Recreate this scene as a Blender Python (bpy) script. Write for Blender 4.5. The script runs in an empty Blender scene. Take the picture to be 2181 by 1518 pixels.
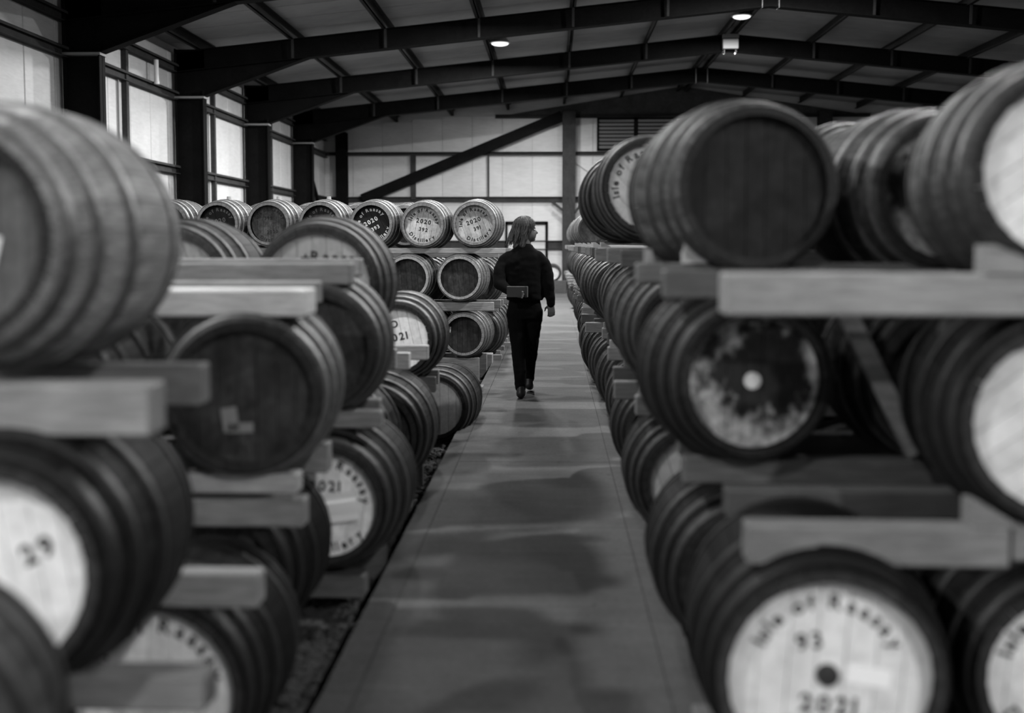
import bpy, bmesh, math, random
from mathutils import Vector, Matrix, Euler, noise
PI = math.pi
random.seed(7)
S = bpy.context.scene
COL = S.collection

# ------------------------------------------------------------------ camera, world, exposure, lamps
cam_d = bpy.data.cameras.new('camera'); cam = bpy.data.objects.new('camera', cam_d); COL.objects.link(cam)
cam.location = (0, 0, 1.55)
cam.rotation_euler = (math.radians(90 - 3.853), 0, math.radians(2.066))
cam_d.sensor_width = 36; cam_d.lens = 2420 / 2181 * 36
cam_d.shift_y = -76 / 2181
cam_d.clip_start = 0.05; cam_d.clip_end = 200
cam_d.dof.use_dof = True; cam_d.dof.focus_distance = 13.6; cam_d.dof.aperture_fstop = 1.12
S.camera = cam
w = bpy.data.worlds.new('world'); S.world = w; w.use_nodes = True
w.node_tree.nodes['Background'].inputs[0].default_value = (1, 1, 1, 1)
w.node_tree.nodes['Background'].inputs[1].default_value = 0.0
S.view_settings.view_transform = 'Standard'; S.view_settings.look = 'None'
S.view_settings.gamma = 1.0; S.view_settings.use_curve_mapping = False
S.view_settings.exposure = 0.2
RIDGE_X = 4.41; RIDGE_Z = 6.38; SLOPE = 0.103      # underside of the rafters at the ridge
def rafter_z(x): return RIDGE_Z - SLOPE * abs(x - RIDGE_X)
FRAME_Y = [-8.5, -3.1, 2.25, 7.61, 12.97, 18.33, 23.76, 29.13, 34.5]
END_Y = 39.6; WALL_L = -8.0; WALL_R = 2 * RIDGE_X + 8.0; BACK_Y = -9.0; GROUND = -0.15
LAMPS = []      # (x, y, power)
for y, row in ((-6.5, ((-4.5, 230), (-1.23, 40), (4.28, 920))), (-1.5, ((-4.5, 370), (4.28, 36))), (4.9, ((-4.5, 400), )),
               (11.3, ((-1.6, 190),)), (10.4, ((4.28, 600),)), (15.65, ((-1.23, 55), (4.28, 420))),
               (19.6, ((-4.5, 150),)), (21.05, ((-1.23, 520), (4.28, 850),)), (24.9, ((-4.5, 100),)),
               (26.45, ((-1.23, 1150), (4.28, 400))), (30.8, ((-1.23, 640), (4.28, 420))), (36.4, ((-.6, 130),))):
    LAMPS += [(x, y, p) for x, p in row]

# ------------------------------------------------------------------ helpers
def link(o, parent=None):
    COL.objects.link(o)
    if parent is not None: o.parent = parent
    return o
def mesh_bm(name, bm, mat=None, smooth=False):
    me = bpy.data.meshes.new(name); bm.to_mesh(me); bm.free()
    if mat: me.materials.append(mat)
    if smooth:
        for p in me.polygons: p.use_smooth = True
    return me
def mesh_py(name, v, f, mat=None, smooth=False):
    me = bpy.data.meshes.new(name); me.from_pydata(v, [], f); me.update()
    if mat: me.materials.append(mat)
    if smooth:
        for p in me.polygons: p.use_smooth = True
    return me
def ob(name, me, parent=None, loc=None, rot=None, color=None):
    o = bpy.data.objects.new(name, me); link(o, parent)
    if loc is not None: o.location = loc
    if rot is not None: o.rotation_euler = rot
    if color is not None: o.color = color
    return o
def tag(o, label, cat=None, group=None):
    o['label'] = label
    if cat: o['category'] = cat
    if group: o['group'] = group
    return o
def struct(o): o['kind'] = 'structure'; return o
def stuff(o): o['kind'] = 'stuff'; return o
def empty(name, loc=(0, 0, 0), rot=(0, 0, 0)):
    o = bpy.data.objects.new(name, None); o.empty_display_size = .1
    COL.objects.link(o); o.location = loc; o.rotation_euler = rot
    return o
def add_box(bm, lo, hi, bevel=0.0, M=None):
    r = bmesh.ops.create_cube(bm, size=1.0)
    vs = r['verts']
    c = [(a + b) / 2 for a, b in zip(lo, hi)]; s = [b - a for a, b in zip(lo, hi)]
    for v in vs: v.co = Vector((c[0] + v.co.x * s[0], c[1] + v.co.y * s[1], c[2] + v.co.z * s[2]))
    if bevel:
        es = list({e for v in vs for e in v.link_edges})
        rr = bmesh.ops.bevel(bm, geom=es, offset=bevel, segments=1, affect='EDGES')
        vs = list({v for f in rr['faces'] for v in f.verts} | {v for v in vs if v.is_valid})
    if M is not None:
        for v in vs: v.co = M @ v.co
    return vs
def box_mesh(name, lo, hi, mat=None, bevel=0.0):
    bm = bmesh.new(); add_box(bm, lo, hi, bevel); return mesh_bm(name, bm, mat)
def bar(bm, a, b, wx, wz, up=(0, 0, 1)):
    a = Vector(a); b = Vector(b); d = (b - a); L = d.length; d.normalize()
    side = d.cross(Vector(up)); side.normalize(); u = side.cross(d)
    M = Matrix((side, d, u)).transposed().to_4x4(); M.translation = (a + b) / 2
    add_box(bm, (-wx / 2, -L / 2, -wz / 2), (wx / 2, L / 2, wz / 2), 0, M)
def g4(v, a=1): return (v, v, v, a)

# ------------------------------------------------------------------ materials
def newmat(name):
    m = bpy.data.materials.new(name); m.use_nodes = True
    nt = m.node_tree; b = nt.nodes['Principled BSDF']
    return m, nt, b
def N(nt, t, **k):
    n = nt.nodes.new(t)
    for a, b in k.items(): setattr(n, a, b)
    return n
def ramp(nt, inp, stops):
    r = N(nt, 'ShaderNodeValToRGB'); nt.links.new(inp, r.inputs[0])
    e = r.color_ramp.elements
    while len(e) < len(stops): e.new(0.5)
    for q, (p, v) in zip(e, stops): q.position = p; q.color = g4(v)
    return r.outputs[0]
def noise_of(nt, vec, scale, detail=4, rough=.6):
    n = N(nt, 'ShaderNodeTexNoise'); n.inputs['Scale'].default_value = scale
    n.inputs['Detail'].default_value = detail; n.inputs['Roughness'].default_value = rough
    nt.links.new(vec, n.inputs['Vector']); return n.outputs['Fac']
def mapped(nt, vec, sc, off=None):
    m = N(nt, 'ShaderNodeMapping'); m.inputs['Scale'].default_value = sc
    nt.links.new(vec, m.inputs['Vector'])
    if off is not None: nt.links.new(off, m.inputs['Location'])
    return m.outputs[0]
def mul(nt, a, b, op='MULTIPLY'):
    m = N(nt, 'ShaderNodeMath', operation=op)
    for i, q in enumerate((a, b)):
        if isinstance(q, (int, float)): m.inputs[i].default_value = q
        else: nt.links.new(q, m.inputs[i])
    return m.outputs[0]
def bump(nt, b, h, strength=.3, dist=.005):
    n = N(nt, 'ShaderNodeBump'); n.inputs['Strength'].default_value = strength; n.inputs['Distance'].default_value = dist
    nt.links.new(h, n.inputs['Height']); nt.links.new(n.outputs[0], b.inputs['Normal'])
def seeded(nt):
    tc = N(nt, 'ShaderNodeTexCoord'); oi = N(nt, 'ShaderNodeObjectInfo')
    v = N(nt, 'ShaderNodeVectorMath', operation='MULTIPLY_ADD')
    nt.links.new(oi.outputs['Location'], v.inputs[0]); v.inputs[1].default_value = (3.1, 1.7, 2.3)
    nt.links.new(tc.outputs['Object'], v.inputs[2])
    return v.outputs[0], oi
def m_simple(name, v, rough=.6, metal=0, spec=.3):
    m, nt, b = newmat(name)
    b.inputs['Base Color'].default_value = g4(v); b.inputs['Roughness'].default_value = rough
    b.inputs['Metallic'].default_value = metal; b.inputs['Specular IOR Level'].default_value = spec
    return m
def m_grain(name, scale, lo, hi, rough=.6, by_color=True, rnd=.25, spec=.3, bs=.25, patch=(2.5, .75, 1.15), channel=0):
    """grey surface: streaky grain x broad patches x (object colour) x per-object random"""
    m, nt, b = newmat(name)
    v, oi = seeded(nt)
    g = noise_of(nt, mapped(nt, v, scale), 6, 5, .65)
    gr = ramp(nt, g, ((.3, lo), (.7, hi)))
    p = ramp(nt, noise_of(nt, v, patch[0], 3), ((.3, patch[1]), (.7, patch[2])))
    f = mul(nt, gr, p)
    r = mul(nt, mul(nt, oi.outputs['Random'], rnd), 1 - rnd / 2, 'ADD')
    f = mul(nt, f, r)
    if by_color:
        sp = N(nt, 'ShaderNodeSeparateColor'); nt.links.new(oi.outputs['Color'], sp.inputs[0])
        f = mul(nt, f, sp.outputs[channel])
    nt.links.new(f, b.inputs['Base Color'])
    b.inputs['Roughness'].default_value = rough; b.inputs['Specular IOR Level'].default_value = spec
    if bs: bump(nt, b, g, bs)
    return m
M_STAVE = m_grain('oak_stave', (14, 1.2, 14), .045, .20, .68, rnd=.6, spec=.14)
M_STAVE_END = m_grain('oak_stave_end', (14, 14, 14), .6, 1.2, .7, rnd=.3, channel=1, spec=.08)
M_STAVE_IN = m_simple('stave_inside_shade', .03, .8, 0, .1)  # inner wall coloured dark to deepen the shade inside the chime
M_RAIL = m_grain('rail_timber', (1.2, 12, 12), .5, .95, .7, rnd=.3)
M_RAILEND = M_RAIL
M_HOOP = m_grain('hoop_steel', (6, 6, 6), .18, .42, .55, rnd=.2, spec=.5)
M_HOOP.node_tree.nodes['Principled BSDF'].inputs['Metallic'].default_value = .55
M_BUNG = m_simple('bung_wood', .45, .7)
def m_head(name, base, stain, stain_amt, grain, speck=.15, rough=.65, psc=1.6, wid=.13, radial=0):
    m, nt, b = newmat(name)
    v, oi = seeded(nt)
    g = ramp(nt, noise_of(nt, mapped(nt, v, (22, 2, 1.6)), 3, 5, .7), ((.3, 1 - grain), (.7, 1 + grain * .4)))
    nz = noise_of(nt, mapped(nt, v, (5.5, 2, 4.2)), psc, 6, .68)
    if radial:
        tc2 = N(nt, 'ShaderNodeTexCoord'); sx = N(nt, 'ShaderNodeSeparateXYZ'); nt.links.new(tc2.outputs['Object'], sx.inputs[0])
        rr = mul(nt, mul(nt, mul(nt, mul(nt, sx.outputs[0], -.035, 'ADD'), 2, 'POWER'), mul(nt, mul(nt, sx.outputs[2], -.035, 'ADD'), 2, 'POWER'), 'ADD'), .5, 'POWER')
        nz = mul(nt, nz, mul(nt, mul(nt, .19, rr, 'SUBTRACT'), radial), 'ADD')
    p = ramp(nt, nz, ((.5 - wid, 0.0), (.5 + wid, 1.0)))
    mx = N(nt, 'ShaderNodeMix', data_type='FLOAT')
    nt.links.new(mul(nt, p, stain_amt), mx.inputs[0]); mx.inputs[2].default_value = base; mx.inputs[3].default_value = stain
    q = ramp(nt, noise_of(nt, v, 26, 5, .75), ((.35, 1 - speck), (.6, 1 + .3 * speck)))
    f = mul(nt, mul(nt, mul(nt, mx.outputs[0], g), q), oi.outputs['Color'])
    r = mul(nt, mul(nt, oi.outputs['Random'], .16), .92, 'ADD')
    nt.links.new(mul(nt, f, r), b.inputs['Base Color'])
    b.inputs['Roughness'].default_value = rough; b.inputs['Specular IOR Level'].default_value = .25
    return m
M_HEAD = {
    'white': m_head('head_white_paint', .80, .56, .45, .10),
    'pale': m_head('head_pale_oak', .60, .34, .6, .30, .25),
    'dark': m_head('head_dark_oak', .012, .075, .9, .4, .5, wid=.2),
    'mottled': m_head('head_mottled_oak', .42, .012, 1.0, .3, .5, psc=1.5, wid=.09, radial=2.0),
    'black': m_head('head_black_paint', .012, .02, .5, .2),
    'brown': m_head('head_brown_oak', .07, .014, .9, .4, .45),
}
M_INK = m_simple('stencil_black', .02, .7)
M_INKW = m_simple('stencil_white', .75, .7)
M_INKG = m_simple('stencil_grey', .16, .7)
M_INKD = m_simple('stencil_faded', .16, .7)
M_PAPER = m_simple('paper', .9, .8)
M_PAPERG = m_simple('paper_grey', .22, .8)  # darker grey label paper
M_STEEL = m_grain('frame_paint', (3, 3, 3), .7, 1.2, .6, by_color=False, rnd=.1, bs=0, spec=.04)
def scale_base(m, k):
    nt = m.node_tree; b = nt.nodes['Principled BSDF']; l = b.inputs['Base Color'].links[0]
    s = l.from_socket; nt.links.remove(l); nt.links.new(mul(nt, s, k), b.inputs['Base Color'])
scale_base(M_STEEL, .007)
M_GIRT = m_grain('girt_steel', (3, 3, 3), .8, 1.15, .6, by_color=False, rnd=.1, bs=0, spec=.08); scale_base(M_GIRT, .045)
M_PURLIN = m_grain('purlin_steel', (3, 3, 3), .8, 1.15, .6, by_color=False, rnd=.1, bs=0, spec=.08); scale_base(M_PURLIN, .035)
M_CLAD = m_grain('wall_cladding', (.6, .6, 3), .9, 1.06, .5, by_color=False, rnd=.10, bs=0, patch=(.7, .9, 1.06)); scale_base(M_CLAD, .55)
M_GABLE_SHADE = m_grain('gable_shade_tone', (2, 2, 2), .8, 1.1, .7, by_color=False, rnd=0, bs=0, spec=.1); scale_base(M_GABLE_SHADE, .09)  # dark tone that paints in the shade of the upper gable
M_ROOF = m_grain('roof_sheet', (.8, 6, 1), .85, 1.08, .6, by_color=False, rnd=.14, bs=0, patch=(.8, .8, 1.1)); scale_base(M_ROOF, .37)
def m_concrete():
    m, nt, b = newmat('path_concrete')
    tc = N(nt, 'ShaderNodeTexCoord'); v = tc.outputs['Object']
    oi = N(nt, 'ShaderNodeObjectInfo')
    a = ramp(nt, noise_of(nt, v, 1.3, 6, .7), ((.3, .72), (.7, 1.12)))
    c = ramp(nt, noise_of(nt, v, 38, 4, .7), ((.25, .72), (.6, 1.06)))
    d = ramp(nt, noise_of(nt, mapped(nt, v, (1, 7, 1)), 3, 4, .7), ((.35, .86), (.65, 1.08)))
    s = ramp(nt, noise_of(nt, v, 9, 2, .5), ((.22, .55), (.30, 1.0)))
    f = mul(nt, mul(nt, mul(nt, a, c), mul(nt, d, s)), .085)
    nt.links.new(f, b.inputs['Base Color'])
    b.inputs['Roughness'].default_value = .85; b.inputs['Specular IOR Level'].default_value = .12
    bump(nt, b, noise_of(nt, v, 60, 5, .7), .35, .006)
    return m
M_CONC = m_concrete()
M_GRAVEL = m_grain('gravel_stone', (20, 20, 20), .6, 1.3, .9, by_color=False, rnd=.2, bs=0); scale_base(M_GRAVEL, .045)
M_DIRT = m_grain('ground_dirt', (8, 8, 8), .6, 1.2, .95, by_color=False, rnd=0, bs=.4); scale_base(M_DIRT, .010)
def m_emit(name, s):
    m, nt, b = newmat(name)
    b.inputs['Base Color'].default_value = g4(.9)
    b.inputs['Emission Color'].default_value = g4(1); b.inputs['Emission Strength'].default_value = s
    return m
M_LAMP = m_emit('lamp_diffuser', 1.2)
M_LAMPBODY = m_simple('lamp_housing', .25, .4, .6)
M_WHITEBOX = m_simple('white_enamel', .75, .5)
M_GREYBOX = m_simple('grey_enamel', .25, .5)
M_CLOTH = m_grain('black_wool', (60, 60, 60), .6, 1.3, .95, by_color=False, rnd=0, bs=.3, spec=.1); scale_base(M_CLOTH, .004)
M_TROUSER = m_grain('black_denim', (80, 80, 30), .6, 1.3, .95, by_color=False, rnd=0, bs=.2, spec=.1); scale_base(M_TROUSER, .003)
M_SKIN = m_simple('skin', .10, .6)
M_HAIR = m_grain('hair', (40, 40, 4), .4, 1.5, .5, by_color=False, rnd=.5, bs=0, spec=.5); scale_base(M_HAIR, .04)
M_SHOE = m_simple('shoe_leather', .015, .45)
M_BOOK = m_simple('notebook_cover', .025, .6)
M_EYE = m_simple('eye', .4, .2)

# ------------------------------------------------------------------ setting: floor, walls, roof
fl = struct(ob('floor', box_mesh('ground', (WALL_L - .3, BACK_Y - .3, GROUND - .2), (WALL_R + .3, END_Y + .3, GROUND), M_DIRT)))
PL, PR = -0.80, 0.525
y = BACK_Y + .1; k = 0
SEAMS = []
while y < 36.5:
    L = 2.42
    ob('slab', box_mesh('slab', (PL + .1245, y + .0015, GROUND), (PR - .1195, y + L - .0015, random.uniform(-.002, 0)), M_CONC, .002), fl)
    # ragged cast margins on both sides
    for sx, x0, x1 in ((-1, PL, PL + .124), (1, PR - .119, PR)):
        bm = bmesh.new()
        n = 24; top = []
        for i in range(n + 1):
            yy = y + .001 + (L - .002) * i / n
            j = (noise.noise(Vector((yy * 5.3, sx * 3, 1))) * .012 + noise.noise(Vector((yy * 17, sx * 9, 4))) * .008) if sx > 0 else noise.noise(Vector((yy * 4, 7, 1))) * .006
            xo = (x0 + j) if sx < 0 else (x1 + j); xi = x1 if sx < 0 else x0
            top.append((bm.verts.new((xo, yy, -.004)), bm.verts.new((xi, yy, .001)), bm.verts.new((xo + sx * .01, yy, GROUND))))
        for i in range(n):
            a, b = top[i], top[i + 1]
            bm.faces.new((a[0], b[0], b[1], a[1])); bm.faces.new((a[0], a[2], b[2], b[0]))
        bmesh.ops.recalc_face_normals(bm, faces=bm.faces)
        ob('edge_strip', mesh_bm('edge_strip', bm, M_CONC), fl)
    y += L
ob('cross_slab', box_mesh('cross_slab', (-6.5, 36.6, GROUND), (9, END_Y - .1, -.02), M_CONC), fl)

# gravel (real stones, nobody could count them)
def pebbles():
    V = []; F = []
    ico = bmesh.new(); bmesh.ops.create_icosphere(ico, subdivisions=1, radius=1.0)
    iv = [v.co.copy() for v in ico.verts]; ico.verts.index_update(); fi = [[v.index for v in f.verts] for f in ico.faces]; ico.free()
    def put(x, y, r):
        b = len(V); sx, sy, sz = r * random.uniform(.7, 1.4), r * random.uniform(.7, 1.4), r * random.uniform(.45, .8)
        R = Euler((random.uniform(-.4, .4), random.uniform(-.4, .4), random.uniform(0, 6.3))).to_matrix()
        for c in iv:
            q = R @ Vector((c.x * sx * random.uniform(.85, 1.15), c.y * sy * random.uniform(.85, 1.15), c.z * sz))
            V.append((x + q.x, y + q.y, GROUND + sz * .6 + q.z))
        F.extend([[b + i for i in f] for f in fi])
    for _ in range(3800):
        put(random.uniform(-1.3, -.83), 3.0 + 6.5 * random.random() ** 1.4, random.uniform(.012, .04))
    for _ in range(1500):
        put(random.uniform(-2.2, -.83), random.uniform(9.5, 14), random.uniform(.015, .045))
    for _ in range(1800):
        put(random.uniform(.56, 1.0), 2.0 + 9 * random.random() ** 1.3, random.uniform(.012, .04))
    return mesh_py('gravel', V, F, M_GRAVEL)
gv = stuff(ob('gravel', pebbles())); gv['label'] = 'loose dark gravel lying along both edges of the concrete path'; gv['category'] = 'gravel'

def wall_x(name, x, sgn):
    """long side wall: cladding panels, girts, sag bars as pieces"""
    o = struct(ob(name, box_mesh(name, (min(x, x + sgn * .1), BACK_Y, GROUND), (max(x, x + sgn * .1), END_Y, 6.0), M_CLAD)))
    pw = 1.073; n = int((END_Y - BACK_Y) / pw) + 1
    me = box_mesh('wall_panel', (0, .012, GROUND), (.05, pw - .012, 5.55), M_CLAD, .012)
    for i in range(n):
        y = 39.55 - (i + 1) * pw
        if sgn < 0 or i % 1 == 0: ob('wall_panel', me, o, (x if sgn < 0 else x - .05, y, 0))
    inner = x - sgn * .05
    def girt(z, h=.16):
        bm = bmesh.new()
        a, b = sorted((inner, inner - sgn * .13))
        add_box(bm, (a, BACK_Y, z), (b, END_Y, z + .012)); add_box(bm, (a, BACK_Y, z + h), (b, END_Y, z + h + .012))
        q = inner - sgn * .065
        add_box(bm, (q - .006, BACK_Y, z), (q + .006, END_Y, z + h))
        add_box(bm, ((inner - sgn * .13) - .006, BACK_Y, z + h - .035), ((inner - sgn * .13) + .006, END_Y, z + h))
        ob('girt', mesh_bm('girt', bm, M_GIRT), o)
    for z in (.9, 3.02, 4.55, 5.12): girt(z)
    for i, fy in enumerate(FRAME_Y):
        ob('sag_bar', box_mesh('sag_bar', (min(inner, inner - sgn * .1), fy + 2.55, GROUND), (max(inner, inner - sgn * .1), fy + 2.67, 5.4), M_GIRT), o)
        ob('conduit', box_mesh('conduit', (inner - sgn * .03 - .015, fy + 2.30, GROUND), (inner - sgn * .03 + .015, fy + 2.33, 4.6), M_GREYBOX), o)
    return o
wl = wall_x('wall_left', WALL_L, -1)
wr = wall_x('wall_right', WALL_R, 1)
# cross brace and white pipe on the left wall
bm = bmesh.new(); bar(bm, (-7.7, 34.8, 4.7), (-7.7, 39.0, 1.6), .1, .1); ob('wall_brace', mesh_bm('wall_brace', bm, M_STEEL), wl)
bm = bmesh.new()
bmesh.ops.create_cone(bm, cap_ends=True, segments=12, radius1=.045, radius2=.045, depth=.42, matrix=Matrix.Translation((-7.75, 22.2, 4.93)))
bmesh.ops.create_cone(bm, cap_ends=True, segments=12, radius1=.055, radius2=.055, depth=.06, matrix=Matrix.Translation((-7.75, 22.2, 4.70)))
ob('vent_pipe', mesh_bm('vent_pipe', bm, M_WHITEBOX), wl)['label'] = 'short white vertical pipe stub'

# end wall with gable
def gable(name, y0, y1):
    xs = (WALL_L, RIDGE_X, WALL_R); top = [rafter_z(x) + .62 for x in xs]
    v = []; f = []
    for yy in (y0, y1):
        v += [(xs[0], yy, GROUND), (xs[2], yy, GROUND), (xs[2], yy, top[2]), (xs[1], yy, top[1]), (xs[0], yy, top[0])]
    f = [(0, 1, 2, 3, 4), (9, 8, 7, 6, 5)] + [(i, i + 5, (i + 1) % 5 + 5, (i + 1) % 5) for i in range(5)]
    return mesh_py(name, v, f, M_CLAD)
wb = struct(ob('wall_back', gable('wall_back', END_Y, END_Y + .1)))
struct(ob('wall_front', gable('wall_front', BACK_Y - .1, BACK_Y)))
pw = 1.04; x = WALL_L
while x < WALL_R - .1:
    x1 = min(x + pw, WALL_R)
    zt = min(rafter_z(x), rafter_z(x1), 5.52) + .45
    ob('wall_panel', box_mesh('wall_panel', (x + .004, END_Y - .05, GROUND), (x1 - .004, END_Y, zt), M_CLAD, .004), wb)
    x += pw
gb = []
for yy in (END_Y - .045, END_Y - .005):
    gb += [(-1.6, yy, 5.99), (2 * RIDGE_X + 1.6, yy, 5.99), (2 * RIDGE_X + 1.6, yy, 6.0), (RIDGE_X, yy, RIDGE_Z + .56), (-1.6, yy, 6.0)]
ob('gable_shade', mesh_py('gable_shade', gb, [(0, 1, 2, 3, 4), (9, 8, 7, 6, 5)] + [(i, i + 5, (i + 1) % 5 + 5, (i + 1) % 5) for i in range(5)], M_GABLE_SHADE), wb)  # dark band standing in for shade above the top girt
for z, h, xa, xb in ((1.38, .30, WALL_L, 9), (3.02, .17, WALL_L, WALL_R), (4.62, .11, WALL_L, WALL_R), (5.88, .12, -2.0, 10.8)):
    bm = bmesh.new(); yy = END_Y - .05
    add_box(bm, (xa, yy - .14, z), (xb, yy, z + .015)); add_box(bm, (xa, yy - .14, z + h - .015), (xb, yy, z + h)); add_box(bm, (xa, yy - .03, z), (xb, yy - .015, z + h))
    ob('girt', mesh_bm('girt', bm, M_GIRT), wb)
for xa, wd, za, zb, m in ((.31, .45, GROUND, 6.1, M_GIRT), (-7.5, .38, GROUND, 5.4, M_STEEL), (9.0, .45, GROUND, 6.1, M_GIRT)):
    bm = bmesh.new(); yy = END_Y - .06
    add_box(bm, (xa, yy - .36, za), (xa + wd, yy - .345, zb)); add_box(bm, (xa, yy - .03, za), (xa + wd, yy, zb)); add_box(bm, (xa + wd / 2 - .01, yy - .35, za), (xa + wd / 2 + .01, yy, zb))
    add_box(bm, (xa - .08, yy - .45, za), (xa + wd + .08, yy, za + .16))
    ob('wind_post', mesh_bm('wind_post', bm, m), wb)
for xa, wd, za, zb in ((-4.93, .17, 3.1, 4.62), (-2.27, .06, 3.1, 4.62)):
    ob('sag_bar', box_mesh('sag_bar', (xa, END_Y - .16, za), (xa + wd, END_Y - .05, zb), M_GIRT), wb)
bm = bmesh.new(); bar(bm, (-6.6, END_Y - .3, 3.1), (.3, END_Y - .3, 5.93), .12, .36); ob('diagonal_brace', mesh_bm('diagonal_brace', bm, M_STEEL), wb)
for a, b in (((-.10, 3.05), (.32, 2.72)), ((1.12, 3.05), (.74, 2.65)), ((.55, 3.2), (.82, 2.0))):
    bm = bmesh.new(); bar(bm, (a[0], END_Y - .44, a[1]), (b[0], END_Y - .44, b[1]), .06, .09); ob('knee_brace', mesh_bm('knee_brace', bm, M_GIRT), wb)
bm = bmesh.new(); bar(bm, (.75, END_Y - .1, 4.35), (1.9, END_Y - .1, 3.55), .02, .02); ob('tie_rod', mesh_bm('tie_rod', bm, M_GREYBOX), wb)
# louvre vents, three bays of slats
for j in range(3):
    x0 = 1.50 + j * 1.33
    bm = bmesh.new(); yy = END_Y - .07
    for lo, hi in (((x0, 4.76), (x0 + .07, 5.88)), ((x0 + 1.26, 4.76), (x0 + 1.33, 5.88)), ((x0, 4.76), (x0 + 1.33, 4.82)), ((x0, 5.82), (x0 + 1.33, 5.88))):
        add_box(bm, (lo[0], yy - .08, lo[1]), (hi[0], yy, hi[1]))
    add_box(bm, (x0 + .02, yy - .004, 4.78), (x0 + 1.31, yy, 5.86))
    fr = ob('louvre_frame', mesh_bm('louvre_frame', bm, M_STEEL), wb)
    bm = bmesh.new(); add_box(bm, (0, -.008, -.045), (1.19, .008, .045)); sm = mesh_bm('slat', bm, M_GREYBOX)
    for i in range(8): ob('slat', sm, fr, (x0 + .07, yy - .05, 4.88 + i * .128), (.7, 0, 0))
# door in the end wall
dr = struct(ob('door_1', box_mesh('door_1', (-1.55, END_Y - .10, GROUND + .05), (-.25, END_Y - .055, 2.20), M_CLAD)))
bm = bmesh.new()
for lo, hi in (((-1.66, GROUND), (-1.58, 2.33)), ((-.27, GROUND), (-.18, 2.33)), ((-1.66, 2.24), (-.18, 2.34))):
    add_box(bm, (lo[0], END_Y - .16, lo[1]), (hi[0], END_Y - .05, hi[1]))
ob('door_frame', mesh_bm('door_frame', bm, M_STEEL), dr)
ob('door_handle', box_mesh('door_handle', (-.42, END_Y - .15, .95), (-.32, END_Y - .10, 1.0), M_GREYBOX), dr)

# roof: sheets in slope direction, purlins
ROOF_UP = .60
def roof_pt(x, up): return rafter_z(x) + up
ce = struct(ob('ceiling', mesh_py('ceiling', [(WALL_L - .2, BACK_Y, roof_pt(WALL_L - .2, .78)), (RIDGE_X, BACK_Y, roof_pt(RIDGE_X, .78)), (WALL_R + .2, BACK_Y, roof_pt(WALL_R + .2, .78)),
    (WALL_L - .2, END_Y, roof_pt(WALL_L - .2, .78)), (RIDGE_X, END_Y, roof_pt(RIDGE_X, .78)), (WALL_R + .2, END_Y, roof_pt(WALL_R + .2, .78))], [(0, 1, 4, 3), (1, 2, 5, 4)], M_ROOF)))
sw = 1.065
pm = []
for sx in (-1, 1):
    xe = WALL_L if sx < 0 else WALL_R
    v = [];
    for yy in (.012, sw - .012):
        for x_, up in ((xe, ROOF_UP), (RIDGE_X, ROOF_UP), (RIDGE_X, ROOF_UP + .06), (xe, ROOF_UP + .06)): v.append((x_, yy, roof_pt(x_, up)))
    pm.append(mesh_py('roof_sheet', v, [(0, 1, 2, 3), (7, 6, 5, 4), (0, 4, 5, 1), (1, 5, 6, 2), (2, 6, 7, 3), (3, 7, 4, 0)], M_ROOF))
for i in range(int((END_Y - BACK_Y) / sw)):
    for m in pm: ob('roof_sheet', m, ce, (0, END_Y - (i + 1) * sw, 0))
PUR = [.15 + 1.93 * k for k in range(7)]
for sx in (-1, 1):
    for d in PUR:
        x0 = RIDGE_X + sx * d; z0 = roof_pt(x0, .40)
        bm = bmesh.new()
        add_box(bm, (x0 - .012, BACK_Y, z0), (x0 + .012, END_Y, z0 + .2))
        add_box(bm, (x0 - .075, BACK_Y, z0), (x0 + .012, END_Y, z0 + .014)); add_box(bm, (x0 - .012, BACK_Y, z0 + .186), (x0 + .075, END_Y, z0 + .2))
        ob('purlin', mesh_bm('purlin', bm, M_PURLIN), ce)

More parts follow.
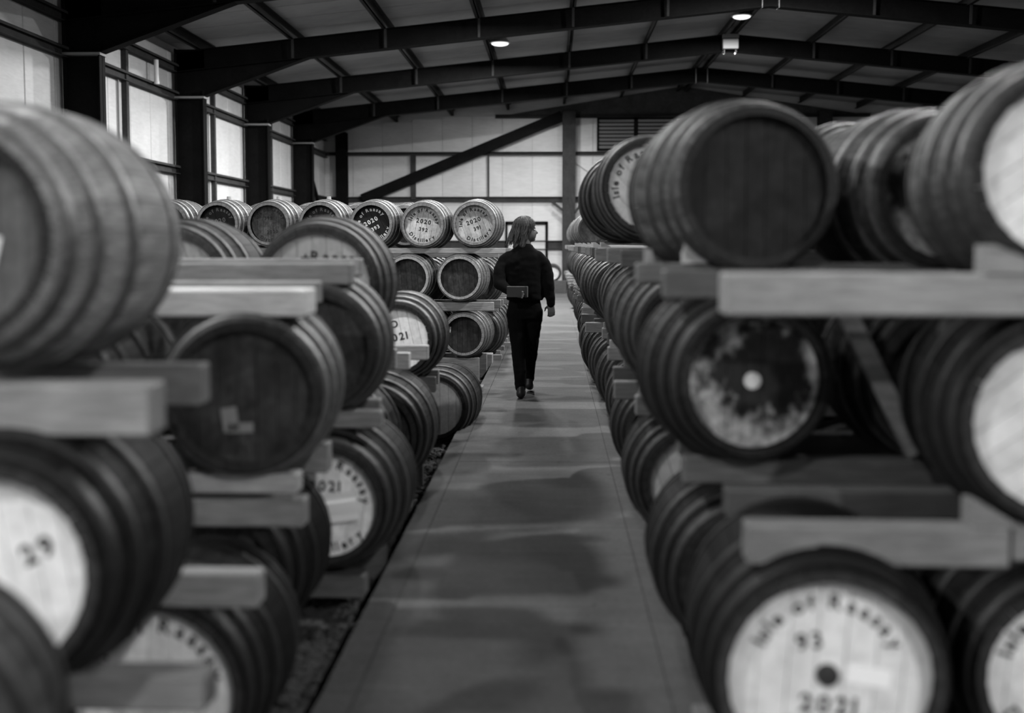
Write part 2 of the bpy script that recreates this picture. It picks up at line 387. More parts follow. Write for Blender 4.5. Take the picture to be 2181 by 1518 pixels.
# ------------------------------------------------------------------ portal frames
ORD = ['first', 'second', 'third', 'fourth', 'fifth', 'sixth', 'seventh', 'eighth', 'ninth', 'tenth', 'eleventh', 'twelfth', 'thirteenth', 'fourteenth',
       'fifteenth', 'sixteenth', 'seventeenth', 'eighteenth', 'nineteenth', 'twentieth', 'twenty-first', 'twenty-second', 'twenty-third', 'twenty-fourth', 'twenty-fifth']
IN_L = -7.28; OUT_L = -7.88
def isect(bm, pts, y, depth_pts=None): pass
frame_proto = None
def frame_parts(root):
    hw = .12                                   # half flange width along y
    for sx in (-1, 1):
        def X(x): return x if sx < 0 else 2 * RIDGE_X - x
        def bx(bm, x0, x1, y0, y1, z0, z1):
            a, b = sorted((X(x0), X(x1))); add_box(bm, (a, y0, z0), (b, y1, z1))
        bm = bmesh.new()
        bx(bm, IN_L - .02, IN_L, -hw, hw, GROUND, 4.75); bx(bm, OUT_L, OUT_L + .02, -hw, hw, GROUND, 5.6); bx(bm, OUT_L, IN_L, -.008, .008, GROUND, 5.6)
        bx(bm, OUT_L - .06, IN_L + .06, -.2, .2, GROUND, GROUND + .03)
        c = ob('column', mesh_bm('column', bm, M_STEEL), root)
        bm = bmesh.new(); bx(bm, OUT_L, IN_L + .02, -hw - .02, hw + .02, 4.58, 4.62); ob('stiffener_plate', mesh_bm('stiffener_plate', bm, M_GREYBOX), c)  # lighter grey than the column, standing in for light on its top edge
        # rafter: web + flanges following the slope, haunch below it
        def strip(bm, xa, xb, lo, hi, y0, y1):
            q = []
            for yy in (y0, y1):
                for x_, up in ((xa, lo(xa)), (xb, lo(xb)), (xb, hi(xb)), (xa, hi(xa))): q.append(bm.verts.new((X(x_), yy, up)))
            for f in ((0, 1, 2, 3), (7, 6, 5, 4), (0, 4, 5, 1), (1, 5, 6, 2), (2, 6, 7, 3), (3, 7, 4, 0)): bm.faces.new([q[i] for i in f])
        b0 = lambda x: rafter_z(x); t0 = lambda x: rafter_z(x) + .42
        bm = bmesh.new(); strip(bm, OUT_L, RIDGE_X, b0, t0, -.008, .008)
        strip(bm, OUT_L, RIDGE_X, b0, lambda x: b0(x) + .018, -hw, hw); strip(bm, OUT_L, RIDGE_X, lambda x: t0(x) - .018, t0, -hw, hw)
        bmesh.ops.recalc_face_normals(bm, faces=bm.faces)
        r = ob('rafter', mesh_bm('rafter', bm, M_STEEL), root)
        hl = lambda x: 4.62 + (x - IN_L) / 2.2 * (rafter_z(IN_L + 2.2) - 4.62)
        bm = bmesh.new(); strip(bm, IN_L, IN_L + 2.2, hl, lambda x: b0(x) + .002, -.008, .008); strip(bm, IN_L, IN_L + 2.2, hl, lambda x: hl(x) + .018, -hw, hw)
        bmesh.ops.recalc_face_normals(bm, faces=bm.faces)
        ob('haunch', mesh_bm('haunch', bm, M_STEEL), root)
        bm = bmesh.new(); bx(bm, RIDGE_X - .18, RIDGE_X - .16, -hw, hw, RIDGE_Z - .03, RIDGE_Z + .4); ob('apex_plate', mesh_bm('apex_plate', bm, M_GREYBOX), r)
        for d in PUR[1:6]:
            x_ = RIDGE_X - d
            bm = bmesh.new(); bar(bm, (X(x_), -hw - .01, rafter_z(x_) + .02), (X(x_), -hw - .03, rafter_z(x_) + .40), .05, .03, up=(0, 1, 0)); ob('fly_brace', mesh_bm('fly_brace', bm, M_PURLIN), r)
def copy_tree(o, parent=None):
    c = o.copy(); COL.objects.link(c); c.parent = parent
    for ch in list(o.children):
        if ch.type != 'LIGHT': copy_tree(ch, c)
    return c
for i, fy in enumerate(FRAME_Y):
    if i == 0:
        root = empty('portal_frame', (0, fy, GROUND)); frame_parts(root)
        for ch in root.children: ch.location.z -= GROUND
    else:
        root = copy_tree(root); root.location = (0, fy, GROUND)
    tag(root, 'black steel portal frame spanning the shed, %s one counted from the end wall' % ORD[len(FRAME_Y) - 1 - i], 'steel frame', 'steel portal frames across the shed')

# ------------------------------------------------------------------ lamps
def lamp_parts(root):
    bm = bmesh.new()
    bmesh.ops.create_cone(bm, cap_ends=True, segments=24, radius1=.24, radius2=.15, depth=.12, matrix=Matrix.Translation((0, 0, .09)))
    bmesh.ops.create_cone(bm, cap_ends=True, segments=16, radius1=.08, radius2=.08, depth=.1, matrix=Matrix.Translation((0, 0, .19)))
    ob('housing', mesh_bm('housing', bm, M_LAMPBODY), root)
    bm = bmesh.new(); bmesh.ops.create_uvsphere(bm, u_segments=24, v_segments=10, radius=.2)
    for v in bm.verts: v.co.z = v.co.z * .28 + .02 if v.co.z < 0 else .02
    ob('diffuser', mesh_bm('diffuser', bm, M_LAMP, True), root)
    bm = bmesh.new(); bar(bm, (0, 0, .2), (0, 0, .36), .02, .02, up=(0, 1, 0)); ob('hanger', mesh_bm('hanger', bm, M_LAMPBODY), root)
lp = None
for i, (x, y, p) in enumerate(LAMPS):
    z = rafter_z(x) + .33
    if lp is None: lp = empty('high_bay_lamp', (x, y, z)); lamp_parts(lp); r = lp
    else: r = copy_tree(lp); r.location = (x, y, z)
    row = {-4.5: 'added left fill', -1.23: 'path', -1.6: 'path', -.6: 'path', 4.28: 'ridge'}[x]  # left line: unseen lamps added to brighten the left wall and casks
    n = sorted({q[1] for q in LAMPS if abs(q[0] - x) < 1.1}, reverse=True).index(y)
    tag(r, 'round lit lamp under the roof, %s line, %s counted from the end wall' % (row, ORD[n]), 'lamp', 'round lamps under the roof')
    ld = bpy.data.lights.new('lamp_light', 'AREA'); ld.shape = 'DISK'; ld.size = .38; ld.energy = p
    lo = bpy.data.objects.new('lamp_light', ld); COL.objects.link(lo); lo.parent = r; lo.location = (0, 0, -.06)

# box on the third apex
jb = empty('junction_box', (4.40, 28.92, 6.28))
ob('box_body', box_mesh('box_body', (-.19, -.14, .12), (.19, .0, .36), M_WHITEBOX, .01), jb)
ob('box_lid', box_mesh('box_lid', (-.2, -.15, .38), (.2, .0, .48), M_GREYBOX, .01), jb)
for sx in (-1, 1): ob('bracket', box_mesh('bracket', (sx * .14 - .012, -.03, .0), (sx * .14 + .012, .08, .12), M_GREYBOX), jb)
tag(jb, 'small white box fixed under the ridge of the far steel frame', 'box')

# ------------------------------------------------------------------ lettering
FONT = {}
def glyph(ch):
    if ch not in FONT:
        cu = bpy.data.curves.new('g', 'FONT'); cu.body = ch; cu.size = 1.0; cu.resolution_u = 3; cu.offset = .03
        o = bpy.data.objects.new('g', cu); COL.objects.link(o)
        bpy.context.view_layer.update()
        me = o.to_mesh()
        vs = [(v.co.x, v.co.y) for v in me.vertices]; fs = [tuple(p.vertices) for p in me.polygons]
        o.to_mesh_clear()
        wdt = {' ': .32, 'i': .30, 'l': .30, 'I': .34, 'f': .38, 't': .42, 'r': .44, '.': .32}.get(ch)
        if vs:
            x0 = min(a for a, b in vs); x1 = max(a for a, b in vs)
            vs = [(a - x0, b) for a, b in vs]; wdt = x1 - x0 + .11
        FONT[ch] = (vs, fs, wdt or .32)
        bpy.data.objects.remove(o); bpy.data.curves.remove(cu)
    return FONT[ch]
def lettering_mesh(items):
    """items: ('arc', text, size, radius, mid_angle_deg, 'top'|'bottom') or ('line', text, size, x, z, rot_deg). Head plane is x,z facing -y."""
    V = []; F = []
    def put(vs, fs, M):
        b = len(V)
        for a, c in vs:
            q = M @ Vector((a, c, 0)); V.append((q.x, 0.0, q.y))
        F.extend([tuple(b + i for i in f) for f in fs])
    for it in items:
        if it[0] == 'arc':
            _, t, s, R, mid, side = it
            ws = [glyph(c)[2] * s * 1.12 for c in t]; tot = sum(ws); pos = -tot / 2
            for c, wd in zip(t, ws):
                u = pos + wd / 2; pos += wd
                vs, fs, gw = glyph(c)
                if side == 'top': a = math.radians(mid) - u / R; rot = a - PI / 2; rr = R
                else: a = math.radians(mid) + u / R; rot = a + PI / 2; rr = R + s * .72
                M = Matrix.Translation((rr * math.cos(a), rr * math.sin(a), 0)) @ Matrix.Rotation(rot, 4, 'Z') @ Matrix.Translation((-gw * s / 2, 0, 0)) @ Matrix.Scale(s, 4)
                put(vs, fs, M)
        elif it[0] == 'line':
            _, t, s, x, z, rot = it
            ws = [glyph(c)[2] * s * 1.1 for c in t]; tot = sum(ws); pos = -tot / 2
            for c, wd in zip(t, ws):
                vs, fs, gw = glyph(c)
                M = Matrix.Translation((x, z, 0)) @ Matrix.Rotation(math.radians(rot), 4, 'Z') @ Matrix.Translation((pos, -s * .35, 0)) @ Matrix.Scale(s, 4)
                put(vs, fs, M); pos += wd
        elif it[0] == 'star':
            _, s, x, z = it
            pts = [((s if k % 2 == 0 else s * .45) * math.cos(PI / 2 + k * PI / 5), (s if k % 2 == 0 else s * .45) * math.sin(PI / 2 + k * PI / 5)) for k in range(10)]
            put(pts, [tuple(range(10))], Matrix.Translation((x, z, 0)))
    return V, F

# ------------------------------------------------------------------ casks
NST = 28
CACHE = {}
def prof(rc, rb, t): return rc + (rb - rc) * (1 - abs(t) ** 2.1)
def cask_meshes(rc, rb, L):
    key = (round(rc, 3), round(rb, 3), round(L, 3))
    if key in CACHE: return CACHE[key]
    d = {}
    th = .03; rec = .052 if rc > .2665 or rc < .25 else .085
    # one stave, centred on angle 0 (pointing +z), axis along y, origin on axis at mid length
    ts = [-1, -.965, -.6, -.2, .2, .6, .965, 1]
    ha = PI / NST - .0035
    v = []; f = []
    for t in ts:
        r = prof(rc, rb, t) - (.006 if abs(t) == 1 else 0)
        for a, rr in ((-ha, r), (0, r * 1.002), (ha, r), (ha, r - th), (-ha, r - th)):
            v.append((rr * math.sin(a), t * L / 2, rr * math.cos(a)))
    for i in range(len(ts) - 1):
        for j in range(5):
            f.append((i * 5 + j, (i + 1) * 5 + j, (i + 1) * 5 + (j + 1) % 5, i * 5 + (j + 1) % 5))
    e = (len(ts) - 1) * 5
    f += [(4, 3, 2, 1, 0)[::-1], tuple(e + j for j in range(5))[::-1]]
    bm = bmesh.new(); bv = [bm.verts.new(q) for q in v]
    for q in f: bm.faces.new([bv[i] for i in q])
    bmesh.ops.recalc_face_normals(bm, faces=bm.faces)
    d['stave'] = mesh_bm('stave', bm, M_STAVE); d['stave'].materials.append(M_STAVE_END); d['stave'].materials.append(M_STAVE_IN)
    for p in d['stave'].polygons:
        if abs(p.normal.y) > .8: p.material_index = 1
        elif p.normal.z < -.8: p.material_index = 2
    # joined shell for far casks: facets with slight grooves
    bm = bmesh.new(); rows = []
    for t in (-1, -.6, 0, .6, 1):
        rows.append([bm.verts.new((prof(rc, rb, t) * math.sin(2 * PI * k / NST), t * L / 2, prof(rc, rb, t) * math.cos(2 * PI * k / NST))) for k in range(NST)])
    inn = [[bm.verts.new(((rc - th) * math.sin(2 * PI * k / NST), yy, (rc - th) * math.cos(2 * PI * k / NST))) for k in range(NST)] for yy in (-L / 2, -L / 2 + rec + .01)]
    inn2 = [[bm.verts.new(((rc - th) * math.sin(2 * PI * k / NST), yy, (rc - th) * math.cos(2 * PI * k / NST))) for k in range(NST)] for yy in (L / 2, L / 2 - rec - .01)]
    chain = [inn[1], inn[0]] + rows + [inn2[0], inn2[1]]
    for a, b in zip(chain, chain[1:]):
        for k in range(NST): bm.faces.new((a[k], b[k], b[(k + 1) % NST], a[(k + 1) % NST]))
    bmesh.ops.recalc_face_normals(bm, faces=bm.faces)
    d['shell'] = mesh_bm('staves', bm, M_STAVE); d['shell'].materials.append(M_STAVE_END)
    for p in d['shell'].polygons:
        if abs(p.normal.y) > .8 or p.normal.x * p.center.x + p.normal.z * p.center.z < 0: p.material_index = 1
    # hoops
    ns = 40
    for nm, t, wd in (('chime_hoop', .90, .042), ('quarter_hoop', .68, .036), ('bilge_hoop', .34, .040)):
        for sg in (-1, 1):
            bm = bmesh.new(); rings = []
            y0 = sg * t * L / 2
            for yy, up in ((y0 - wd / 2, -.006), (y0 - wd / 2, .004), (y0 + wd / 2, .004), (y0 + wd / 2, -.006)):
                tt = yy / (L / 2)
                rr = prof(rc, rb, tt) * 1.003 + up
                rings.append([bm.verts.new((rr * math.sin(2 * PI * k / ns), yy, rr * math.cos(2 * PI * k / ns))) for k in range(ns)])
            for a, b in zip(rings, rings[1:]):
                for k in range(ns): bm.faces.new((a[k], b[k], b[(k + 1) % ns], a[(k + 1) % ns]))
            bmesh.ops.recalc_face_normals(bm, faces=bm.faces)
            me = mesh_bm(nm, bm, M_HOOP)
            for p in me.polygons: p.use_smooth = abs(p.normal.y) < .7
            d[nm, sg] = me
    # head boards: disc cut into seven vertical boards
    R = rc - th + .002; yh = -L / 2 + rec
    cuts = [-1, -.68, -.38, -.11, .16, .45, .72, 1]
    boards = []
    for a, b in zip(cuts, cuts[1:]):
        x0 = a * R + .0012; x1 = b * R - .0012
        n = 6; up = []; lo = []
        for i in range(n + 1):
            x = x0 + (x1 - x0) * i / n; z = math.sqrt(max(R * R - x * x, 1e-6)); up.append((x, z)); lo.append((x, -z))
        ring = up + lo[::-1]; m = len(ring)
        v = [(x, yh, z) for x, z in ring] + [(x, yh + .02, z) for x, z in ring]
        f = [tuple(range(m))] + [tuple(range(2 * m - 1, m - 1, -1))] + [(i, i + m, (i + 1) % m + m, (i + 1) % m) for i in range(m)]
        bm = bmesh.new(); bv = [bm.verts.new(q) for q in v]
        for q in f: bm.faces.new([bv[i] for i in q])
        bmesh.ops.recalc_face_normals(bm, faces=bm.faces)
        boards.append(mesh_bm('head_board', bm))
    d['boards'] = boards
    bm = bmesh.new(); bmesh.ops.create_cone(bm, cap_ends=True, segments=28, radius1=R, radius2=R, depth=.02, matrix=Matrix.Translation((0, L / 2 - rec, 0)) @ Matrix.Rotation(PI / 2, 4, 'X'))
    d['rear'] = mesh_bm('rear_head', bm, M_HEAD['dark'])
    bm = bmesh.new(); bmesh.ops.create_cone(bm, cap_ends=True, segments=28, radius1=R, radius2=R, depth=.02, matrix=Matrix.Translation((0, yh + .01, 0)) @ Matrix.Rotation(PI / 2, 4, 'X'))
    d['front'] = mesh_bm('head', bm)
    bm = bmesh.new(); bmesh.ops.create_cone(bm, cap_ends=True, segments=12, radius1=.032, radius2=.026, depth=.05, matrix=Matrix.Translation((0, 0, rb + .012)))
    d['bung'] = mesh_bm('bung', bm, M_BUNG)
    d['yh'] = yh
    CACHE[key] = d
    return d
BOARD_MAT = {}
def mat_mesh(me, key, mat):
    k = (me.name, key)
    if k not in BOARD_MAT:
        c = me.copy(); c.materials.clear(); c.materials.append(mat); BOARD_MAT[k] = c
    return BOARD_MAT[k]
NCASK = 0
def cask(x, y, z, label, rc=.268, rb=.343, L=.90, head='dark', ht=1.0, tone=.12, hoop=.22, yaw=0, pitch=0, roll=None, text=None, ink=None, near=True, bung=False, end=.035, group=None, plug=False, paper=None, ptone=0):
    """front chime plane at y, axis centre height z"""
    global NCASK; NCASK += 1
    d = cask_meshes(rc, rb, L)
    yaw = math.radians(yaw)
    root = empty('cask', (x - math.sin(yaw) * L / 2, y + math.cos(yaw) * L / 2, z - rb), (math.radians(pitch), 0, yaw))
    tag(root, label, 'cask', group)
    rl = math.radians(roll if roll is not None else random.uniform(-25, 25))
    def part(name, me, color, ang=0.0):
        end_ = end
        o = bpy.data.objects.new(name, me); COL.objects.link(o); o.parent = root
        o.matrix_local = Matrix.Translation((0, 0, rb)) @ Matrix.Rotation(ang, 4, 'Y')
        o.color = (color, end_ if name.startswith('stave') else color, color, 1); return o
    if near:
        off = random.random()
        for k in range(NST):
            part('stave', d['stave'], tone, 2 * PI * (k + off) / NST)
    else:
        stuff(part('staves', d['shell'], tone, 0))
    for nm in ('chime_hoop', 'quarter_hoop', 'bilge_hoop'):
        for sg in (-1, 1): part(nm, d[nm, sg], hoop)
    hp = None
    if near:
        for i, b in enumerate(d['boards']):
            o = part('head_board', mat_mesh(b, head, M_HEAD[head]), ht, -rl)
            if i == 3: hp = o
    else:
        hp = part('head', mat_mesh(d['front'], head, M_HEAD[head]), ht, -rl)
    part('rear_head', d['rear'], 1.0)
    if text:
        V, F = lettering_mesh(text)
        k = rc / .268
        V = [(a * k, d['yh'] - .0015, c * k) for a, b, c in V]
        o = part('lettering', mesh_py('lettering', V, F, ink or M_INK), 1, -rl)
    if bung: part('bung', d['bung'], 1, math.radians(bung if bung is not True else 0))
    if plug:
        bm = bmesh.new(); bmesh.ops.create_cone(bm, cap_ends=True, segments=16, radius1=.030, radius2=.030, depth=.012, matrix=Matrix.Translation((0, d['yh'] - .004, 0)) @ Matrix.Rotation(PI / 2, 4, 'X'))
        part('head_plug', mesh_bm('head_plug', bm, M_HEAD['brown'] if plug == 1 else M_HEAD['pale']), 1.2)
    if paper:
        for (px, pz, w_, h_, rot, tilt) in paper:
            bm = bmesh.new(); n = 6
            for i in range(n + 1):
                zz = h_ * (.5 - i / n); yy = -.003 - tilt * (i / n) ** 2
                if tilt > .05: yy, zz = [(-.003, .5), (-.02, .46), (-.04, .38), (-.055, .26), (-.05, .0), (-.042, -.25), (-.04, -.5)][i]; zz *= h_
                bm.verts.new((-w_ / 2, yy, zz)); bm.verts.new((w_ / 2, yy, zz))
            bm.verts.ensure_lookup_table()
            for i in range(n): bm.faces.new([bm.verts[j] for j in (2 * i, 2 * i + 2, 2 * i + 3, 2 * i + 1)])
            o = part('paper_label', mesh_bm('paper_label', bm, M_PAPERG if ptone else M_PAPER), 1)
            o.matrix_local = Matrix.Translation((px, d['yh'], pz + rb)) @ Matrix.Rotation(math.radians(rot), 4, 'Y')
    return root
def std_text(year, num, rot=0):
    return [('arc', 'Isle of Raasay', .060, .160, 90, 'top'), ('line', year, .074, 0, .040, 0), ('line', num, .064, .012, -.060, 0), ('arc', 'Distillery', .062, .170, 272, 'bottom')]
NRAIL = 0
def rail(x0, x1, y, ztop, h, label, t=.10, tone=.30, rot=0, group=None, name='timber_rail', tilt=0):
    me = box_mesh('timber_rail', (-(x1 - x0) / 2, -t / 2, 0), ((x1 - x0) / 2, t / 2, h), M_RAIL, .006)
    o = ob(name, me, None, ((x0 + x1) / 2, y, ztop - h), (0, math.radians(tilt), math.radians(rot)), g4(tone))
    return tag(o, label, 'timber', group)
def wedge(x, y, z, w_, h_, label, flip=1, t=.09, tone=.35, group='timber wedges under the casks'):
    v = []
    for yy in (-t / 2, t / 2):
        v += [(0, yy, 0), (flip * w_, yy, 0), (flip * w_, yy, h_ * .12), (flip * .02, yy, h_), (0, yy, h_)]
    f = [(0, 1, 2, 3, 4), (9, 8, 7, 6, 5)] + [(i, i + 5, (i + 1) % 5 + 5, (i + 1) % 5) for i in range(5)]
    bm = bmesh.new(); bv = [bm.verts.new(q) for q in v]
    for q in f: bm.faces.new([bv[i] for i in q])
    bmesh.ops.recalc_face_normals(bm, faces=bm.faces)
    o = ob('wedge', mesh_bm('wedge', bm, M_RAIL), None, (x, y, z), None, g4(tone))
    return tag(o, label, 'wedge', group)
# ------------------------------------------------------------------ casks right of the path
GR = 'casks stacked right of the path'; GL = 'casks stacked left of the path near the camera'; GF = 'casks of the pale block left of the path'
RR = 'timber rails under the casks'
# nearest row
cask(.714, 2.873, .43, 'cask with bright white head lettered 93, bottom right foreground', rc=.295, rb=.345, yaw=-4, head='white', tone=.018, hoop=.04, roll=-4, group=GR, plug=1,
     text=[('arc', 'Isle of Raasay', .050, .160, 93, 'top'), ('line', '93', .056, -.045, .078, 14), ('line', '2021', .062, .012, -.072, 0), ('arc', 'Distillery', .050, .175, 285, 'bottom')], paper=[(.105, .0, .115, .05, 8, .0)])
cask(1.43, 3.08, .36, 'white headed cask cut by the bottom right corner of the picture', yaw=-6, head='white', tone=.04, hoop=.1, roll=-6, group=GR, text=std_text('2021', '94'))
cask(1.341, 2.987, 1.081, 'white headed cask at the right edge, middle tier of nearest right row', rb=.33, head='white', tone=.07, hoop=.12, roll=-55, yaw=-8, group=GR, text=std_text('2021', '87')[:3])
cask(1.351, 2.992, 1.742, 'white headed cask at the right edge, top tier of nearest right row', rb=.33, head='white', ht=1.12, tone=.42, hoop=.2, roll=-55, group=GR, text=std_text('2021', '86')[:3], yaw=-8)
rail(.455, 2.3, 3.07, 1.474, .112, 'thick pale front timber rail under the top right foreground cask', tone=.36, group=RR, t=.13)
rail(.346, 2.3, 3.60, 1.470, .09, 'back timber rail under the top right foreground cask', tone=.13, group=RR)
rail(.521, 1.21, 3.05, .800, .105, 'short pale front timber rail above the cask lettered 93', tone=.22, group=RR, tilt=.3)
rail(1.22, 2.3, 3.06, .800, .09, 'timber rail butted to the pale rail at the right edge, middle tier', tone=.22, group=RR)
rail(.549, 2.2, 3.60, .780, .09, 'dark back timber rail behind the short pale rail above cask 93', tone=.08, group=RR)
wedge(1.126, 3.04, 1.474, .17, .075, 'pale wedge under the top cask at the right edge', tone=.38)
wedge(1.112, 3.05, .800, .12, .07, 'wedge under the middle cask at the right edge', tone=.30)
rail(.45, 2.3, 3.1, .11, .26, 'ground timber bearer under the cask lettered 93', tone=.15, group=RR); rail(.45, 2.3, 3.55, .07, .22, 'back ground timber bearer under the cask lettered 93', tone=.15, group=RR)
# second row
cask(.718, 4.03, 1.75, 'big dark blank headed cask on top of the second right row', rc=.288, rb=.338, head='dark', ht=.4, tone=.6, hoop=.16, yaw=7, group=GR, roll=0)
cask(1.40, 4.09, 1.734, 'cask with scuffed grey head behind the dark blank headed top cask', rb=.33, head='mottled', ht=1.0, tone=.45, hoop=.4, yaw=6, roll=30, group=GR)
cask(.711, 3.99, 1.067, 'cask with blotchy light and dark head and pale plug, second right row', head='mottled', ht=1.5, tone=.05, hoop=.12, yaw=4, roll=0, group=GR, plug=2)
cask(1.40, 4.00, 1.067, 'dim grey headed cask beside the blotchy headed one, second right row', rb=.33, head='brown', ht=.8, tone=.10, hoop=.15, roll=25, group=GR, text=std_text('2021', '104'), ink=M_INK)
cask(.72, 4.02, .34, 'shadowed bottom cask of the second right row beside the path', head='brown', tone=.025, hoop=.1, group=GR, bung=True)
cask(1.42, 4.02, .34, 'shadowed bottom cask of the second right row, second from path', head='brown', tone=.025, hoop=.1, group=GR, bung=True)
rail(.302, 2.3, 4.17, 1.482, .07, 'front timber rail under the dark blank headed top cask', tone=.2, group=RR); rail(.36, 2.3, 4.72, 1.476, .09, 'back timber rail under the dark blank headed top cask', tone=.2, group=RR)
rail(.475, 2.3, 4.14, .775, .09, 'front timber rail under the blotchy headed cask', tone=.12, group=RR); rail(.52, 2.3, 4.72, .77, .09, 'back timber rail under the blotchy headed cask', tone=.12, group=RR)
rail(.60, 2.3, 4.18, .05, .2, 'front ground bearer of the second right row', tone=.15, group=RR); rail(.60, 2.3, 4.7, .05, .2, 'back ground bearer of the second right row', tone=.15, group=RR)
wedge(.47, 4.15, 1.482, .16, .085, 'pale wedge left of the dark blank headed top cask', tone=.5); wedge(.335, 4.17, 1.482, .03, .05, 'small timber chip on the rail end left of the dark cask', tone=.3)
bm = bmesh.new(); bar(bm, (.985, 3.93, 1.36), (1.25, 3.93, .83), .06, .045, up=(0, 1, 0))
tag(ob('batten', mesh_bm('batten', bm, M_RAIL), None, None, None, g4(.28)), 'loose batten leaning between the two middle casks of the second right row', 'timber')
# rows further along the right side
ROWS_R = [5.65, 7.0] + [8.4 + 1.34 * i for i in range(19)]
for i, y in enumerate(ROWS_R):
    n = ORD[i + 2]; near = y < 14.5
    far = y > 23
    for s, x in enumerate((.72, 1.49)):
        slot = 'beside the path' if s == 0 else 'second from the path'
        jx = random.uniform(-.035, .035); jy = random.uniform(-.05, .05)
        if not (s == 1 and y > 20):
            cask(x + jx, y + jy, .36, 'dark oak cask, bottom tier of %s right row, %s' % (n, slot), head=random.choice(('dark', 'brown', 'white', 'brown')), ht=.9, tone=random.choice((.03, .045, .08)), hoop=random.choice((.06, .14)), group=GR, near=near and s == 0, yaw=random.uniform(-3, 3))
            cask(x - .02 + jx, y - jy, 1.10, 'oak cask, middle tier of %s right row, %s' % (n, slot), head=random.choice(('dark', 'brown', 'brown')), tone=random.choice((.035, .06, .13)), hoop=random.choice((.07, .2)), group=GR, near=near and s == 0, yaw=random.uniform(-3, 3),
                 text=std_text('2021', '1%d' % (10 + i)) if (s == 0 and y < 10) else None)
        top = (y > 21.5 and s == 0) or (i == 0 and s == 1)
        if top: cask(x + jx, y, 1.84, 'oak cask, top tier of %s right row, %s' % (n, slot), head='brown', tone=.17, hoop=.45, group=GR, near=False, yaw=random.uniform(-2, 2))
    for tier, zt, h in (('ground', .04, .19), ('middle', .78, .10), ('top', 1.52, .10)):
        for pos, dy in (('front', .15), ('back', .75)):
            xe = .40 + random.uniform(-.09, .10) + (.19 if tier == 'ground' else 0)
            rail(xe, 1.95, y + dy, zt, h, '%s %s timber rail of the %s row right of the path' % (pos, tier, n), tone=random.choice((.09, .15, .24)), group=RR)
            if tier != 'ground' and y < 22 and random.random() < .6 and not (tier == 'top' and y < 8.9):
                wedge(xe + .015, y + dy, zt, .09, .05, 'wedge on the %s end of the %s rail, %s right row' % (pos, tier, n), tone=.4, t=.07)
cask(.60, 7.0, 1.90, 'white headed cask with curved lettering on top behind the dark blank cask', rc=.297, rb=.345, head='white', tone=.04, hoop=.25, roll=42, group=GR,
     text=[('arc', 'Isle of Raasay', .054, .180, 90, 'top'), ('star', .032, -.005, .10), ('line', '2021', .06, 0, .02, 0), ('arc', 'Distillery', .054, .180, 270, 'bottom')])
cask(.535, 8.38, 1.895, 'dark cask on top behind the white headed one, fifth right row', head='brown', ht=.5, tone=.05, hoop=.14, group=GR)

# ------------------------------------------------------------------ casks left of the path, near block
cask(-1.45, 2.66, 1.567, 'huge blurred grey headed cask with paper sheet, upper left foreground', rb=.362, head='pale', ht=.2, tone=2.4, hoop=.5, yaw=0, roll=0, group=GL, paper=[(.055, -.07, .085, .165, 14, .0)])
cask(-1.31, 2.53, .785, 'blurred white headed cask at lower left lettered 29', rb=.350, L=.80, yaw=4, ht=1.12, head='white', tone=.07, hoop=.10, roll=10, group=GL, text=[('line', '29', .07, .115, .03, 15)])
cask(-1.238, 1.28, .64, 'dark cask cut by the bottom left corner of the picture', L=.92, head='brown', tone=.4, hoop=.12, group=GL)
cask(-1.215, 3.31, .193, 'white headed floor cask at the bottom left behind a rail', rc=.29, rb=.34, L=.72, head='white', tone=.04, hoop=.12, roll=-4, group=GL, text=std_text('2021', '31')[::3])
rail(-2.6, -.974, 2.75, 1.21, .125, 'thick front rail under the huge upper left cask', tone=.30, group=RR, t=.12)
rail(-2.6, -1.025, 3.30, 1.20, .12, 'back rail under the huge upper left cask', tone=.24, group=RR)
rail(-2.6, -.844, 2.72, .50, .09, 'pale front rail under the white cask lettered 29', tone=.22, group=RR)
rail(-2.6, -.883, 3.36, .56, .10, 'third rail down in the left foreground, above the white floor cask', tone=.3, group=RR)
for yy in (2.72, 3.36):
    ob_ = ob('timber_block', box_mesh('timber_block', (-.09, -.12, 0), (.09, .12, .40 if yy < 3 else .46), M_RAIL, .006), None, (-2.0, yy, GROUND + .15 - .15), None, g4(.2)); ob_.location.z = GROUND
    ob_.scale.z = ((.40 if yy < 3 else .46) - GROUND) / (.40 if yy < 3 else .46)
    tag(ob_, 'upright timber block under the %s rail of the cask lettered 29' % ('front' if yy < 3 else 'third'), 'timber')
# second left row
cask(-1.067, 3.868, 1.023, 'dark headed cask with torn pale label in the left foreground', head='dark', ht=1.0, tone=.28, rb=.335, hoop=.4, yaw=9, roll=0, group=GL, ink=M_INK, ptone=1, paper=[(-.055, -.085, .055, .085, -8, .0), (-.02, -.115, .09, .035, 0, .0)],
     text=[('arc', 'Isle of Raasay', .05, .165, 100, 'top'), ('arc', 'Distillery', .054, .172, 280, 'bottom')])
cask(-1.85, 3.95, 1.0, 'pale striped cask half hidden between the left foreground casks', head='brown', tone=.28, hoop=.06, group=GL)
cask(-1.25, 4.03, .335, 'dark floor cask between two white headed floor casks, left side', L=.82, head='brown', tone=.03, hoop=.07, group=GL)
rail(-2.5, -.867, 4.03, 1.392, .094, 'bright front rail lying on the dark headed cask, left side', tone=.95, group=RR, t=.2)
rail(-2.5, -.95, 4.6, 1.40, .09, 'back rail lying on the dark headed cask, left side', tone=.3, group=RR)
rail(-2.5, -.906, 4.00, .735, .07, 'pale rail directly under the dark headed cask, left side', tone=.5, group=RR)
rail(-2.5, -.888, 4.02, .640, .10, 'lower scuffed rail below the pale one, left side', tone=.34, group=RR)
rail(-2.5, -.92, 4.62, .735, .12, 'back rail under the dark headed cask, left side', tone=.3, group=RR)
